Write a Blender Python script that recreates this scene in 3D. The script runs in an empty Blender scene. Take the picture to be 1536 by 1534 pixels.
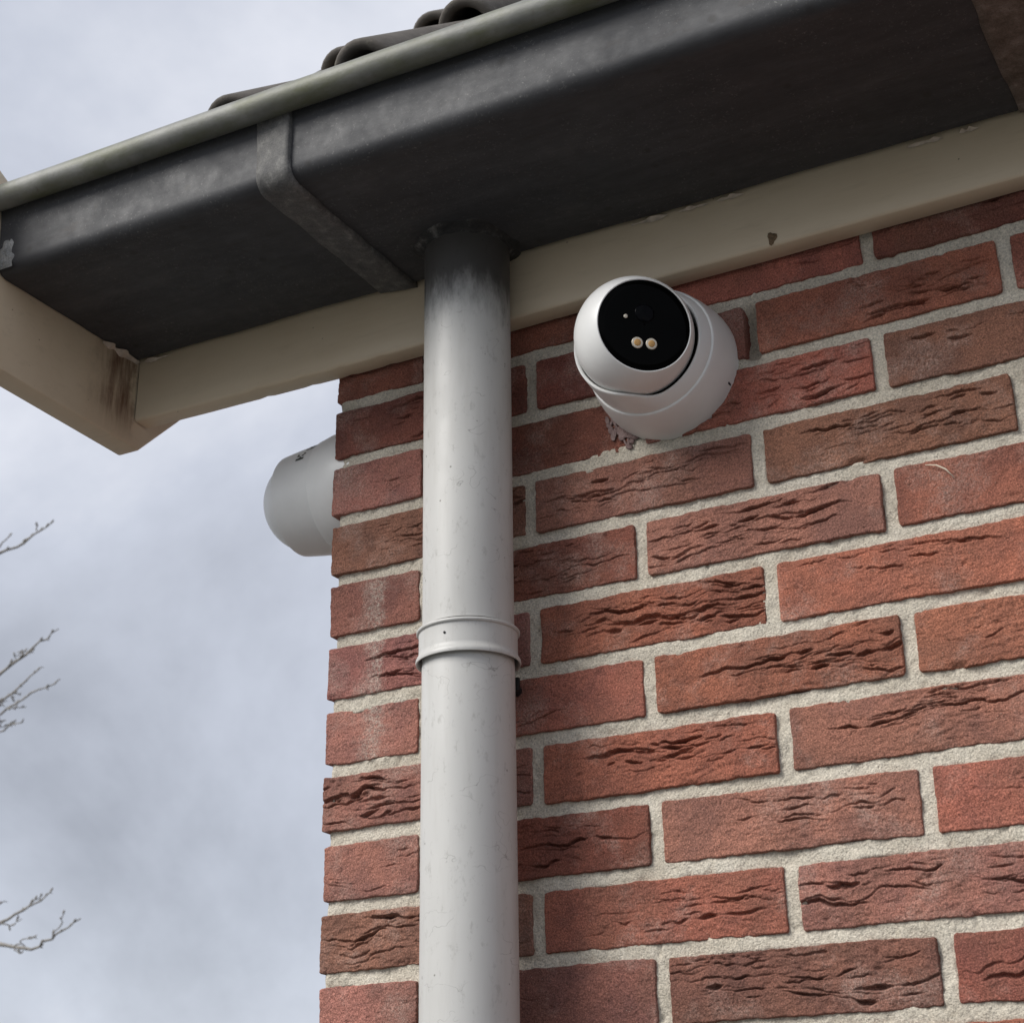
import bpy, bmesh, math, random
import numpy as np
from mathutils import Vector, Matrix

R = math.radians
random.seed(7)
scene = bpy.context.scene
COL = scene.collection

# ------------------------------------------------------------------ camera
cam_d = bpy.data.cameras.new('camera')
cam = bpy.data.objects.new('camera', cam_d)
COL.objects.link(cam)
cam.location = (0.8726, -1.2509, 1.6)
cam.rotation_euler = (1.9669, 0.0128, 0.4998)
cam_d.sensor_width = 36
cam_d.lens = 2520.99 / 1536 * 36
cam_d.clip_start = 0.05
cam_d.clip_end = 2000
cam_d.dof.use_dof = True
cam_d.dof.focus_distance = 1.47
cam_d.dof.aperture_fstop = 19
scene.camera = cam

# ------------------------------------------------------------------ sky and sun
SUN_EL, SUN_AZ = 39.0, 217.0            # azimuth clockwise from +Y: front left of the wall
world = bpy.data.worlds.new('World')
scene.world = world
world.use_nodes = True
wn, wl = world.node_tree.nodes, world.node_tree.links
wn.clear()
w_out = wn.new('ShaderNodeOutputWorld')
w_bg = wn.new('ShaderNodeBackground'); w_bg.inputs['Strength'].default_value = 0.1
sky = wn.new('ShaderNodeTexSky'); sky.sky_type = 'NISHITA'; sky.sun_disc = False
sky.sun_elevation = R(SUN_EL); sky.sun_rotation = R(SUN_AZ)
tc = wn.new('ShaderNodeTexCoord')
sep = wn.new('ShaderNodeSeparateXYZ'); wl.new(tc.outputs['Generated'], sep.inputs[0])
def wmath(op, a, b):
    n = wn.new('ShaderNodeMath'); n.operation = op
    for i, v in enumerate((a, b)):
        if isinstance(v, (int, float)): n.inputs[i].default_value = v
        else: wl.new(v, n.inputs[i])
    return n.outputs[0]
zc = wmath('ADD', wmath('MAXIMUM', sep.outputs[2], 0.0), 0.75)   # a flat cloud deck seen in perspective
comb = wn.new('ShaderNodeCombineXYZ')
wl.new(wmath('DIVIDE', sep.outputs[0], zc), comb.inputs[0])
wl.new(wmath('DIVIDE', sep.outputs[1], zc), comb.inputs[1])
comb.inputs[2].default_value = 16.89
n1 = wn.new('ShaderNodeTexNoise'); n1.inputs['Scale'].default_value = 2.4; n1.inputs['Detail'].default_value = 7
n1.inputs['Roughness'].default_value = 0.57; n1.inputs['Distortion'].default_value = 0.25
wl.new(comb.outputs[0], n1.inputs['Vector'])
cr = wn.new('ShaderNodeValToRGB')
cr.color_ramp.elements[0].position = 0.27; cr.color_ramp.elements[0].color = (0.37, 0.388, 0.44, 1)
cr.color_ramp.elements[1].position = 0.62; cr.color_ramp.elements[1].color = (0.84, 0.855, 0.92, 1)
e = cr.color_ramp.elements.new(0.47); e.color = (0.595, 0.625, 0.71, 1)
wl.new(n1.outputs['Fac'], cr.inputs[0])
sc10 = wn.new('ShaderNodeMix'); sc10.data_type = 'RGBA'; sc10.blend_type = 'MULTIPLY'; sc10.inputs[0].default_value = 1
wl.new(cr.outputs[0], sc10.inputs[6]); sc10.inputs[7].default_value = (4.45, 4.45, 4.45, 1)
mixs = wn.new('ShaderNodeMix'); mixs.data_type = 'RGBA'; mixs.inputs[0].default_value = 0.94
wl.new(sky.outputs[0], mixs.inputs[6]); wl.new(sc10.outputs[2], mixs.inputs[7])
wl.new(mixs.outputs[2], w_bg.inputs['Color'])
wl.new(w_bg.outputs[0], w_out.inputs[0])

sun_d = bpy.data.lights.new('sun', 'SUN')
sun_d.energy = 1.5
sun_d.angle = R(32)
sun_d.color = (1.0, 0.965, 0.91)
sun = bpy.data.objects.new('sun', sun_d)
COL.objects.link(sun)
sdir = Vector((math.sin(R(SUN_AZ)) * math.cos(R(SUN_EL)), math.cos(R(SUN_AZ)) * math.cos(R(SUN_EL)), math.sin(R(SUN_EL))))
sun.rotation_euler = (-sdir).to_track_quat('-Z', 'Y').to_euler()
sun.location = sdir * 20

vs = scene.view_settings
vs.view_transform = 'Standard'; vs.look = 'None'; vs.gamma = 1.0; vs.use_curve_mapping = False
vs.exposure = 1.22
scene.cycles.max_bounces = 6
scene.cycles.diffuse_bounces = 3
scene.cycles.glossy_bounces = 3

# ------------------------------------------------------------------ helpers
def tag(o, label=None, cat=None, group=None, kind=None):
    if label: o['label'] = label
    if cat: o['category'] = cat
    if group: o['group'] = group
    if kind: o['kind'] = kind
    return o

def empty(name, loc=(0, 0, 0), parent=None):
    o = bpy.data.objects.new(name, None)
    o.empty_display_size = 0.05
    COL.objects.link(o); o.location = loc
    if parent: o.parent = parent
    return o

def link(name, me, parent=None, loc=(0, 0, 0), mat=None):
    if mat is not None and len(me.materials) == 0: me.materials.append(mat)
    o = bpy.data.objects.new(name, me)
    COL.objects.link(o); o.location = loc
    if parent: o.parent = parent
    return o

def mesh_np(name, co, quads, tris=None, smooth=True):
    me = bpy.data.meshes.new(name)
    co = np.asarray(co, np.float32)
    me.vertices.add(len(co)); me.vertices.foreach_set('co', co.ravel())
    quads = np.asarray(quads, np.int32).reshape(-1, 4)
    nq = len(quads)
    tris = np.zeros((0, 3), np.int32) if tris is None else np.asarray(tris, np.int32).reshape(-1, 3)
    nt = len(tris)
    me.loops.add(nq * 4 + nt * 3)
    me.loops.foreach_set('vertex_index', np.concatenate([quads.ravel(), tris.ravel()]).astype(np.int32))
    me.polygons.add(nq + nt)
    me.polygons.foreach_set('loop_start', np.concatenate([np.arange(nq) * 4, nq * 4 + np.arange(nt) * 3]).astype(np.int32))
    me.polygons.foreach_set('use_smooth', np.full(nq + nt, smooth, bool))
    me.update(calc_edges=True); me.validate()
    return me

def mesh_py(name, verts, faces, smooth=False):
    me = bpy.data.meshes.new(name)
    me.from_pydata([tuple(v) for v in verts], [], faces)
    if smooth: me.polygons.foreach_set('use_smooth', [True] * len(me.polygons))
    me.update()
    return me

def sharp(me, ang=35):
    me.set_sharp_from_angle(angle=R(ang))
    return me

def hashn(ix, iy, seed):
    h = (ix.astype(np.int64) * 374761393 + iy.astype(np.int64) * 668265263 + seed * 1442695041) & 0xFFFFFFFF
    h = ((h ^ (h >> 13)) * 1274126177) & 0xFFFFFFFF
    h = (h ^ (h >> 16)) & 0xFFFFFF
    return h / float(0xFFFFFF)

def vnoise(x, y, seed):
    """smooth value noise in -1..1"""
    x = np.asarray(x, float); y = np.asarray(y, float)
    x, y = np.broadcast_arrays(x, y)
    ix, iy = np.floor(x), np.floor(y)
    fx, fy = x - ix, y - iy
    fx = fx * fx * fx * (fx * (fx * 6 - 15) + 10); fy = fy * fy * fy * (fy * (fy * 6 - 15) + 10)
    a, b = hashn(ix, iy, seed), hashn(ix + 1, iy, seed)
    c, d = hashn(ix, iy + 1, seed), hashn(ix + 1, iy + 1, seed)
    return ((a * (1 - fx) + b * fx) * (1 - fy) + (c * (1 - fx) + d * fx) * fy) * 2 - 1

def fbm(x, y, seed, octs=3, gain=0.5):
    s, a, t = 0, 1.0, 0
    for o in range(octs):
        s = s + a * vnoise(x * 2 ** o + 17.3 * o, y * 2 ** o - 9.1 * o, seed + o * 101); t += a; a *= gain
    return s / t

def grid_quads(nu, nv, off=0, wrap_u=False):
    """vertex index = j*nu + i"""
    i = np.arange(nu if wrap_u else nu - 1); j = np.arange(nv - 1)
    I, Jj = np.meshgrid(i, j)
    I2 = (I + 1) % nu
    return np.stack([Jj * nu + I, Jj * nu + I2, (Jj + 1) * nu + I2, (Jj + 1) * nu + I], -1).reshape(-1, 4) + off

# ------------------------------------------------------------------ materials
class Mat:
    def __init__(self, name, rough=0.8, metal=0.0, spec=0.5):
        self.m = bpy.data.materials.new(name); self.m.use_nodes = True
        self.t = self.m.node_tree; self.n = self.t.nodes; self.l = self.t.links
        self.b = self.n['Principled BSDF']
        self.b.inputs['Roughness'].default_value = rough
        self.b.inputs['Metallic'].default_value = metal
        self.b.inputs['Specular IOR Level'].default_value = spec
        self.tc = self.n.new('ShaderNodeTexCoord')
        self.vec = self.tc.outputs['Object']
    def set(self, sock, v):
        if isinstance(v, (int, float)): sock.default_value = v
        elif isinstance(v, tuple): sock.default_value = v if len(v) == 4 else (*v, 1)
        else: self.l.new(v, sock)
    def offset_by_object(self):
        oi = self.n.new('ShaderNodeObjectInfo')
        m = self.n.new('ShaderNodeVectorMath'); m.operation = 'SCALE'
        c = self.n.new('ShaderNodeCombineXYZ')
        self.l.new(oi.outputs['Random'], c.inputs[0]); self.l.new(oi.outputs['Random'], c.inputs[2]); c.inputs[1].default_value = .3
        self.l.new(c.outputs[0], m.inputs[0]); m.inputs['Scale'].default_value = 37.0
        a = self.n.new('ShaderNodeVectorMath'); a.operation = 'ADD'
        self.l.new(self.tc.outputs['Object'], a.inputs[0]); self.l.new(m.outputs[0], a.inputs[1])
        self.vec = a.outputs[0]; self.oi = oi
    def mapping(self, scale=(1, 1, 1), loc=(0, 0, 0), rot=(0, 0, 0)):
        mp = self.n.new('ShaderNodeMapping')
        mp.inputs['Scale'].default_value = scale; mp.inputs['Location'].default_value = loc; mp.inputs['Rotation'].default_value = rot
        self.l.new(self.vec, mp.inputs[0]); return mp.outputs[0]
    def noise(self, scale, detail=4, rough=0.55, vec=None, dist=0.0):
        n = self.n.new('ShaderNodeTexNoise')
        n.inputs['Scale'].default_value = scale; n.inputs['Detail'].default_value = detail
        n.inputs['Roughness'].default_value = rough; n.inputs['Distortion'].default_value = dist
        self.l.new(vec or self.vec, n.inputs['Vector']); return n.outputs['Fac']
    def voronoi(self, scale, vec=None, out='Distance', feature='F1'):
        n = self.n.new('ShaderNodeTexVoronoi'); n.feature = feature
        n.inputs['Scale'].default_value = scale
        self.l.new(vec or self.vec, n.inputs['Vector']); return n.outputs[out]
    def ramp(self, fac, stops):
        r = self.n.new('ShaderNodeValToRGB'); el = r.color_ramp.elements
        while len(el) < len(stops): el.new(0.5)
        for k, (p, c) in enumerate(stops):
            el[k].position = p; el[k].color = (c, c, c, 1) if isinstance(c, (int, float)) else (*c, 1)
        self.l.new(fac, r.inputs[0]); return r.outputs[0]
    def mix(self, fac, a, b, mode='MIX'):
        m = self.n.new('ShaderNodeMix'); m.data_type = 'RGBA'; m.blend_type = mode
        self.set(m.inputs[0], fac); self.set(m.inputs[6], a); self.set(m.inputs[7], b); return m.outputs[2]
    def math(self, op, a, b=0.0, c=0.0, clamp=False):
        m = self.n.new('ShaderNodeMath'); m.operation = op; m.use_clamp = clamp
        self.set(m.inputs[0], a); self.set(m.inputs[1], b); self.set(m.inputs[2], c); return m.outputs[0]
    def axis(self, i, vec=None):
        s = self.n.new('ShaderNodeSeparateXYZ'); self.l.new(vec or self.tc.outputs['Object'], s.inputs[0]); return s.outputs[i]
    def rangemap(self, v, a, b, c=0.0, d=1.0):
        m = self.n.new('ShaderNodeMapRange'); m.interpolation_type = 'SMOOTHSTEP'
        self.set(m.inputs[0], v); m.inputs[1].default_value = a; m.inputs[2].default_value = b
        m.inputs[3].default_value = c; m.inputs[4].default_value = d; return m.outputs[0]
    def color(self, c): self.set(self.b.inputs['Base Color'], c)
    def rough(self, v): self.set(self.b.inputs['Roughness'], v)
    def bump(self, h, strength=0.5, dist=0.001, prev=None):
        b = self.n.new('ShaderNodeBump'); b.inputs['Strength'].default_value = strength; b.inputs['Distance'].default_value = dist
        self.l.new(h, b.inputs['Height'])
        if prev: self.l.new(prev, b.inputs['Normal'])
        self.l.new(b.outputs[0], self.b.inputs['Normal']); return b.outputs[0]

def mat_brick(smear=False):
    M = Mat('brick_clay_with_lime_smear' if smear else 'brick_clay', rough=0.92, spec=0.25); M.offset_by_object()
    base = M.oi.outputs['Color']
    blotch = M.noise(22, 4, 0.65)
    c = M.mix(M.ramp(blotch, [(0.40, 0.0), (0.62, 1.0)]), base, M.mix(1.0, base, (0.70, 0.74, 0.80), 'MULTIPLY'))
    # brown-grey firing flush
    c = M.mix(M.math('MULTIPLY', M.ramp(M.noise(13, 3, 0.55, M.mapping(loc=(3, 1, 9))), [(0.50, 0.0), (0.68, 1.0)]), 0.45), c, (0.19, 0.095, 0.066))
    # lime bloom
    bl = M.math('MULTIPLY', M.ramp(M.noise(17, 4, 0.65, M.mapping(loc=(7, 2, 4))), [(0.52, 0.0), (0.70, 1.0)]), M.ramp(M.noise(420, 3, 0.7), [(0.35, 0.1), (0.62, 1.0)]))
    c = M.mix(M.math('MULTIPLY', bl, 0.60), c, (0.40, 0.29, 0.245))
    if smear:      # old lime run across the brick
        ox = M.math('ADD', M.axis(0), M.math('MULTIPLY', M.math('SUBTRACT', M.noise(55, 5, 0.75), 0.5), 0.040))
        band = M.math('MULTIPLY', M.rangemap(ox, 0.030, 0.055), M.rangemap(ox, 0.066, 0.057))
        c = M.mix(M.math('MULTIPLY', band, M.ramp(M.noise(300, 3, 0.75), [(0.40, 0.08), (0.64, 0.72)])), c, (0.46, 0.40, 0.34))
    grain = M.noise(760, 2, 0.85)
    c = M.mix(1.0, c, M.ramp(grain, [(0.27, 0.36), (0.5, 1.0), (0.73, 1.85)]), 'MULTIPLY')
    spk = M.voronoi(330)
    c = M.mix(M.math('MULTIPLY', M.ramp(spk, [(0.07, 1.0), (0.12, 0.0)]), M.ramp(M.noise(60, 2), [(0.52, 0.0), (0.62, 0.8)])), c, (0.50, 0.40, 0.33))
    M.color(c)
    M.bump(M.noise(420, 3, 0.75), 0.85, 0.0020)
    return M.m

def mat_mortar():
    M = Mat('mortar_sand', rough=0.95, spec=0.2)
    c = M.ramp(M.noise(16, 5, 0.7), [(0.3, (0.53, 0.475, 0.385)), (0.7, (0.71, 0.655, 0.555))])
    c = M.mix(0.8, c, M.ramp(M.noise(600, 2, 0.8), [(0.28, 0.45), (0.5, 1.0), (0.72, 1.4)]), 'MULTIPLY')
    dk = M.voronoi(210)
    c = M.mix(M.math('MULTIPLY', M.ramp(dk, [(0.07, 1.0), (0.16, 0.0)]), M.ramp(M.noise(55, 2), [(0.5, 0.0), (0.60, 0.8)])), c, (0.09, 0.075, 0.06))
    M.color(c)
    M.bump(M.noise(380, 3, 0.8), 1.0, 0.0026)
    return M.m

def mat_zinc():
    M = Mat('weathered_zinc', rough=0.5, metal=0.1, spec=0.30)
    st = M.noise(9, 5, 0.6, M.mapping(scale=(0.6, 3.2, 3.2)))
    c = M.ramp(st, [(0.25, (0.042, 0.043, 0.047)), (0.52, (0.057, 0.058, 0.062)), (0.78, (0.079, 0.080, 0.084))])
    c = M.mix(0.4, c, M.ramp(M.noise(110, 5, 0.75, M.mapping(scale=(0.4, 1.6, 1.0))), [(0.3, 0.62), (0.5, 1.0), (0.72, 1.4)]), 'MULTIPLY')
    drag = M.noise(60, 5, 0.7, M.mapping(scale=(0.35, 2.5, 1.0)))
    c = M.mix(M.ramp(drag, [(0.60, 0.0), (0.72, 0.4)]), c, (0.050, 0.041, 0.037))
    pale = M.math('MULTIPLY', M.ramp(M.noise(330, 4, 0.75), [(0.58, 0.0), (0.74, 1.0)]), M.ramp(M.noise(16, 3, 0.6, M.mapping(loc=(5, 5, 5))), [(0.40, 0.0), (0.56, 0.9)]))
    c = M.mix(pale, c, (0.20, 0.196, 0.19))
    spot = M.voronoi(26)
    c = M.mix(M.ramp(spot, [(0.06, 0.6), (0.13, 0.0)]), c, (0.035, 0.034, 0.033))
    M.color(c)
    M.rough(M.ramp(M.noise(40, 4, 0.6), [(0.3, 0.50), (0.7, 0.70)]))
    b = M.bump(M.noise(14, 2, 0.5), 0.12, 0.004)
    M.bump(M.noise(600, 3, 0.7), 0.18, 0.0006, b)
    return M.m

def mat_bead():
    M = Mat('zinc_bead_with_algae', rough=0.55, metal=0.1, spec=0.45)
    c = M.ramp(M.noise(30, 4, 0.6), [(0.3, (0.14, 0.143, 0.13)), (0.7, (0.245, 0.248, 0.23))])
    c = M.mix(M.math('MULTIPLY', M.ramp(M.noise(22, 5, 0.7, M.mapping(loc=(2, 8, 1), scale=(0.6, 1.5, 1.5))), [(0.42, 0.0), (0.66, 1.0)]), 0.78), c, (0.115, 0.122, 0.060))
    c = M.mix(M.math('MULTIPLY', M.ramp(M.noise(90, 4, 0.7), [(0.60, 0.0), (0.72, 1.0)]), 0.5), c, (0.12, 0.105, 0.085))
    M.color(c)
    M.bump(M.noise(300, 4, 0.7), 0.3, 0.0008)
    return M.m

def mat_strap(name, c0, c1, c2):
    M = Mat(name, rough=0.7, metal=0.1, spec=0.4)
    c = M.ramp(M.noise(70, 5, 0.7), [(0.3, c0), (0.55, c1), (0.75, c2)])
    c = M.mix(0.7, c, M.ramp(M.noise(700, 3, 0.8), [(0.3, 0.45), (0.5, 1.0), (0.7, 1.35)]), 'MULTIPLY')
    M.color(c)
    M.bump(M.noise(420, 4, 0.75), 0.5, 0.0009)
    return M.m

def mat_cream(stain=False):
    M = Mat('cream_paint_stained' if stain else 'cream_paint', rough=0.45, spec=0.4)
    c = M.ramp(M.noise(7, 4, 0.6, M.mapping(scale=(1, 2, 2))), [(0.3, (0.62, 0.51, 0.365)), (0.7, (0.67, 0.565, 0.42))])
    c = M.mix(M.math('MULTIPLY', M.ramp(M.noise(40, 5, 0.7, M.mapping(scale=(0.4, 1, 2))), [(0.55, 0.0), (0.8, 1.0)]), 0.25), c, (0.31, 0.25, 0.17))
    fly = M.voronoi(62)
    c = M.mix(M.math('MULTIPLY', M.ramp(fly, [(0.035, 1.0), (0.055, 0.0)]), M.ramp(M.noise(9, 2), [(0.5, 0.0), (0.6, 0.8)])), c, (0.12, 0.09, 0.06))
    if stain:
        y, z = M.axis(1), M.axis(2)
        wob = M.math('MULTIPLY', M.math('SUBTRACT', M.noise(45, 4, 0.65), 0.5), 0.045)
        yy = M.math('ADD', y, wob)
        a = M.math('MULTIPLY', M.rangemap(yy, -0.105, -0.052), M.rangemap(yy, -0.022, -0.034))
        streak = M.ramp(M.noise(60, 4, 0.7, M.mapping(scale=(1, 2.2, 0.25))), [(0.32, 0.25), (0.62, 1.0)])
        a = M.math('MULTIPLY', a, M.rangemap(z, 2.352, 2.40))
        a = M.math('MULTIPLY', a, streak)
        c = M.mix(M.math('MULTIPLY', a, 0.92), c, (0.115, 0.048, 0.026))
    M.color(c)
    b = M.bump(M.noise(220, 3, 0.6, M.mapping(scale=(0.12, 1, 1))), 0.12, 0.0012)
    M.bump(M.noise(700, 2, 0.6), 0.06, 0.0005, b)
    return M.m

def mat_pvc():
    M = Mat('pale_grey_pvc', rough=0.42, spec=0.45)
    c = M.ramp(M.noise(11, 4, 0.6, M.mapping(scale=(1, 1, 0.45))), [(0.3, (0.485, 0.48, 0.46)), (0.7, (0.545, 0.54, 0.52))])
    # faint rain streaks, scuffs and specks
    c = M.mix(M.math('MULTIPLY', M.ramp(M.noise(70, 4, 0.65, M.mapping(scale=(1, 1, 0.12))), [(0.50, 0.0), (0.75, 1.0)]), 0.28), c, (0.36, 0.34, 0.30))
    c = M.mix(M.math('MULTIPLY', M.ramp(M.noise(120, 5, 0.75, M.mapping(loc=(4, 4, 4), scale=(1, 1, 0.5))), [(0.57, 0.0), (0.68, 1.0)]), 0.5), c, (0.32, 0.31, 0.29))
    scr = M.noise(26, 3, 0.5, M.mapping(loc=(9, 2, 6), scale=(1.0, 1.0, 1.3), rot=(0.5, 0.7, 0.2)))
    c = M.mix(M.math('MULTIPLY', M.ramp(scr, [(0.496, 0.0), (0.5, 1.0), (0.504, 0.0)]), M.ramp(M.noise(30, 3, 0.6, M.mapping(loc=(1, 6, 3))), [(0.52, 0.0), (0.60, 0.8)])), c, (0.22, 0.21, 0.20))
    sp = M.voronoi(62)
    c = M.mix(M.math('MULTIPLY', M.ramp(sp, [(0.045, 1.0), (0.07, 0.0)]), M.ramp(M.noise(14, 2), [(0.46, 0.0), (0.54, 0.8)])), c, (0.16, 0.15, 0.13))
    # bitumen smear and run-off soot, with the gutter's shade painted in, ragged lower edge
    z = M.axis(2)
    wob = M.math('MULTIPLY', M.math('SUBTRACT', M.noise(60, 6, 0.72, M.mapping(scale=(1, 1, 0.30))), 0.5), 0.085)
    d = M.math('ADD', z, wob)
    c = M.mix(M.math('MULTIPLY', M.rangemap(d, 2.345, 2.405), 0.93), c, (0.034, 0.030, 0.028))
    M.color(c)
    M.rough(M.ramp(M.noise(30, 4, 0.6), [(0.3, 0.36), (0.7, 0.55)]))
    M.bump(M.noise(500, 3, 0.6), 0.05, 0.0004)
    return M.m

def mat_simple(name, col, rough=0.5, metal=0.0, spec=0.5, var=0.12, scale=60, bump=0.0, bscale=400, bdist=0.0006):
    M = Mat(name, rough=rough, metal=metal, spec=spec)
    lo = tuple(v * (1 - var) for v in col); hi = tuple(min(1, v * (1 + var)) for v in col)
    M.color(M.ramp(M.noise(scale, 4, 0.6), [(0.3, lo), (0.7, hi)]))
    if bump: M.bump(M.noise(bscale, 4, 0.7), bump, bdist)
    return M.m

def mat_tile():
    M = Mat('dark_concrete_tile', rough=0.85, spec=0.3); M.offset_by_object()
    c = M.ramp(M.noise(18, 5, 0.65), [(0.3, (0.070, 0.062, 0.054)), (0.7, (0.135, 0.122, 0.108))])
    c = M.mix(M.math('MULTIPLY', M.ramp(M.noise(55, 5, 0.75), [(0.56, 0.0), (0.70, 1.0)]), 0.6), c, (0.20, 0.19, 0.15))
    M.color(c)
    M.bump(M.noise(500, 4, 0.75), 0.6, 0.0012)
    return M.m

def mat_ground():
    M = Mat('paving_and_soil', rough=0.9, spec=0.2)
    c = M.ramp(M.noise(0.7, 6, 0.65), [(0.35, (0.095, 0.100, 0.090)), (0.65, (0.155, 0.154, 0.148))])
    M.color(c)
    M.bump(M.noise(20, 5, 0.7), 0.6, 0.02)
    return M.m

BRICK_SMEAR = mat_brick(True)
BRICK, MORTAR, ZINC, BEAD = mat_brick(), mat_mortar(), mat_zinc(), mat_bead()
STRAP = mat_strap('zinc_seam', (0.070, 0.070, 0.072), (0.125, 0.123, 0.119), (0.26, 0.254, 0.242))
STRAP_BROWN = mat_strap('corroded_seam', (0.085, 0.068, 0.052), (0.165, 0.135, 0.115), (0.28, 0.245, 0.225))
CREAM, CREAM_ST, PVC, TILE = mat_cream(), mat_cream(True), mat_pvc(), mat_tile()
WHITE = mat_simple('white_camera_plastic', (0.80, 0.80, 0.785), 0.38, var=0.04, scale=25, bump=0.04, bscale=900, bdist=0.0003)
BLACK_GLASS = mat_simple('black_camera_glass', (0.002, 0.002, 0.002), 0.05, spec=0.03, var=0.05)
BLACK_MATT = mat_simple('black_rubber', (0.010, 0.010, 0.011), 0.7)
LENS = mat_simple('lens_glass', (0.002, 0.002, 0.003), 0.04, spec=0.045)
LED_Y = mat_simple('led_phosphor', (0.58, 0.33, 0.11), 0.5, var=0.15, scale=500)
LED_RING = mat_simple('led_reflector', (0.66, 0.60, 0.50), 0.35, metal=0.3)
INK = mat_simple('dark_print', (0.05, 0.055, 0.05), 0.6, var=0.3)
BITUMEN = mat_strap('bitumen_sealant', (0.015, 0.015, 0.016), (0.035, 0.034, 0.034), (0.17, 0.165, 0.16))
SEALANT = mat_strap('dirty_mauve_sealant', (0.15, 0.095, 0.09), (0.25, 0.175, 0.165), (0.38, 0.30, 0.285))
SOLDER = mat_strap('pale_solder', (0.16, 0.16, 0.155), (0.30, 0.30, 0.29), (0.48, 0.47, 0.46))
BARK = mat_simple('grey_bark', (0.27, 0.255, 0.235), 0.9, var=0.3, scale=40, bump=0.5, bscale=120, bdist=0.004)
FLAKE = mat_simple('old_paint_flake', (0.52, 0.45, 0.38), 0.7, var=0.25, scale=150, bump=0.4)
STEEL = mat_simple('dark_steel', (0.03, 0.03, 0.03), 0.5, metal=0.5)
STRAW_M = mat_simple('pale_straw', (0.66, 0.58, 0.46), 0.7)
WOOD = mat_simple('grey_roof_board', (0.22, 0.18, 0.14), 0.85, var=0.2, scale=20)

# ------------------------------------------------------------------ the ground
gs = 600
ground = link('ground', mesh_py('ground', [(-gs, -gs, 0), (gs, -gs, 0), (gs, gs, 0), (-gs, gs, 0)], [(0, 1, 2, 3)]), mat=mat_ground())
tag(ground, kind='structure')

# ------------------------------------------------------------------ the brick wall
COURSE, JOINT, Z0 = 0.0619, 0.0118, 2.1935      # Z0: centre of course 0, courses count downwards
BH = COURSE - JOINT
wall = empty('brick_wall', (0, 0, 0))
tag(wall, 'red brick house wall with pale sandy mortar joints, meeting the sky at its left corner', 'wall')

def crease_field(u, v, W, H, seed, zones):
    """folded-clay creases of a hand-moulded brick: sharp wandering grooves, each under a raised lip (metres, outward +)"""
    rng = random.Random(seed)
    h = np.zeros_like(u)
    fs = rng.randrange(10 ** 6)
    flow_amp = rng.uniform(0.002, 0.0075); fw = rng.uniform(0.035, 0.08)
    flow = flow_amp * vnoise(u / fw, v / 0.05, fs) + 0.4 * flow_amp * vnoise(u / (fw * 0.4), v / 0.03, fs + 1)
    for (ua, ub, va, vb, n, strength) in zones:
        n = int(n * 1.8 + 0.5) if n >= 8 else n
        for k in range(n):
            L = rng.uniform(0.014, 0.045) if rng.random() < 0.55 else rng.uniform(0.045, 0.12)
            L = min(L, (ub - ua) * W * 1.2 + 0.01)
            uc = W * rng.uniform(ua, ub)
            vv = (va + (vb - va) * (k + rng.uniform(0.1, 0.9)) / n)
            vc = 0.003 + (H - 0.006) * vv
            sl = rng.gauss(0.0, 0.06)
            s1 = rng.randrange(10 ** 6)
            t = (u - uc)
            path = vc + sl * t + flow + 0.0018 * vnoise(u / 0.022, k * 7.7, s1) + 0.0012 * vnoise(u / 0.008, 3.1, s1 + 5) + 0.0005 * vnoise(u / 0.003, 3.1, s1 + 6)
            tap = np.clip(1 - np.abs(t) / (L / 2), 0, 1) ** 0.45
            along = np.clip(0.55 + 0.75 * vnoise(u / 0.012, 9.9, s1 + 9), 0.05, 1.3)
            big = rng.random() < 0.27
            D = strength * (rng.uniform(0.0040, 0.0075) if big else rng.uniform(0.0014, 0.0036)) * tap * along
            w = 0.00042 + (0.00085 * rng.uniform(0.6, 1.3) if big else 0.00028) * tap * along
            d = v - path
            groove = np.where(d > 0, np.exp(-(d / w) ** 4), np.exp(-np.abs(d / (w * 1.35)) ** 3))
            lip = np.where(d > 0, np.exp(-d / 0.0045) , np.exp(d / 0.0028) * 0.35)
            h = h - D * groove + 0.20 * D * lip * (1 - groove)
    return h

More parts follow.
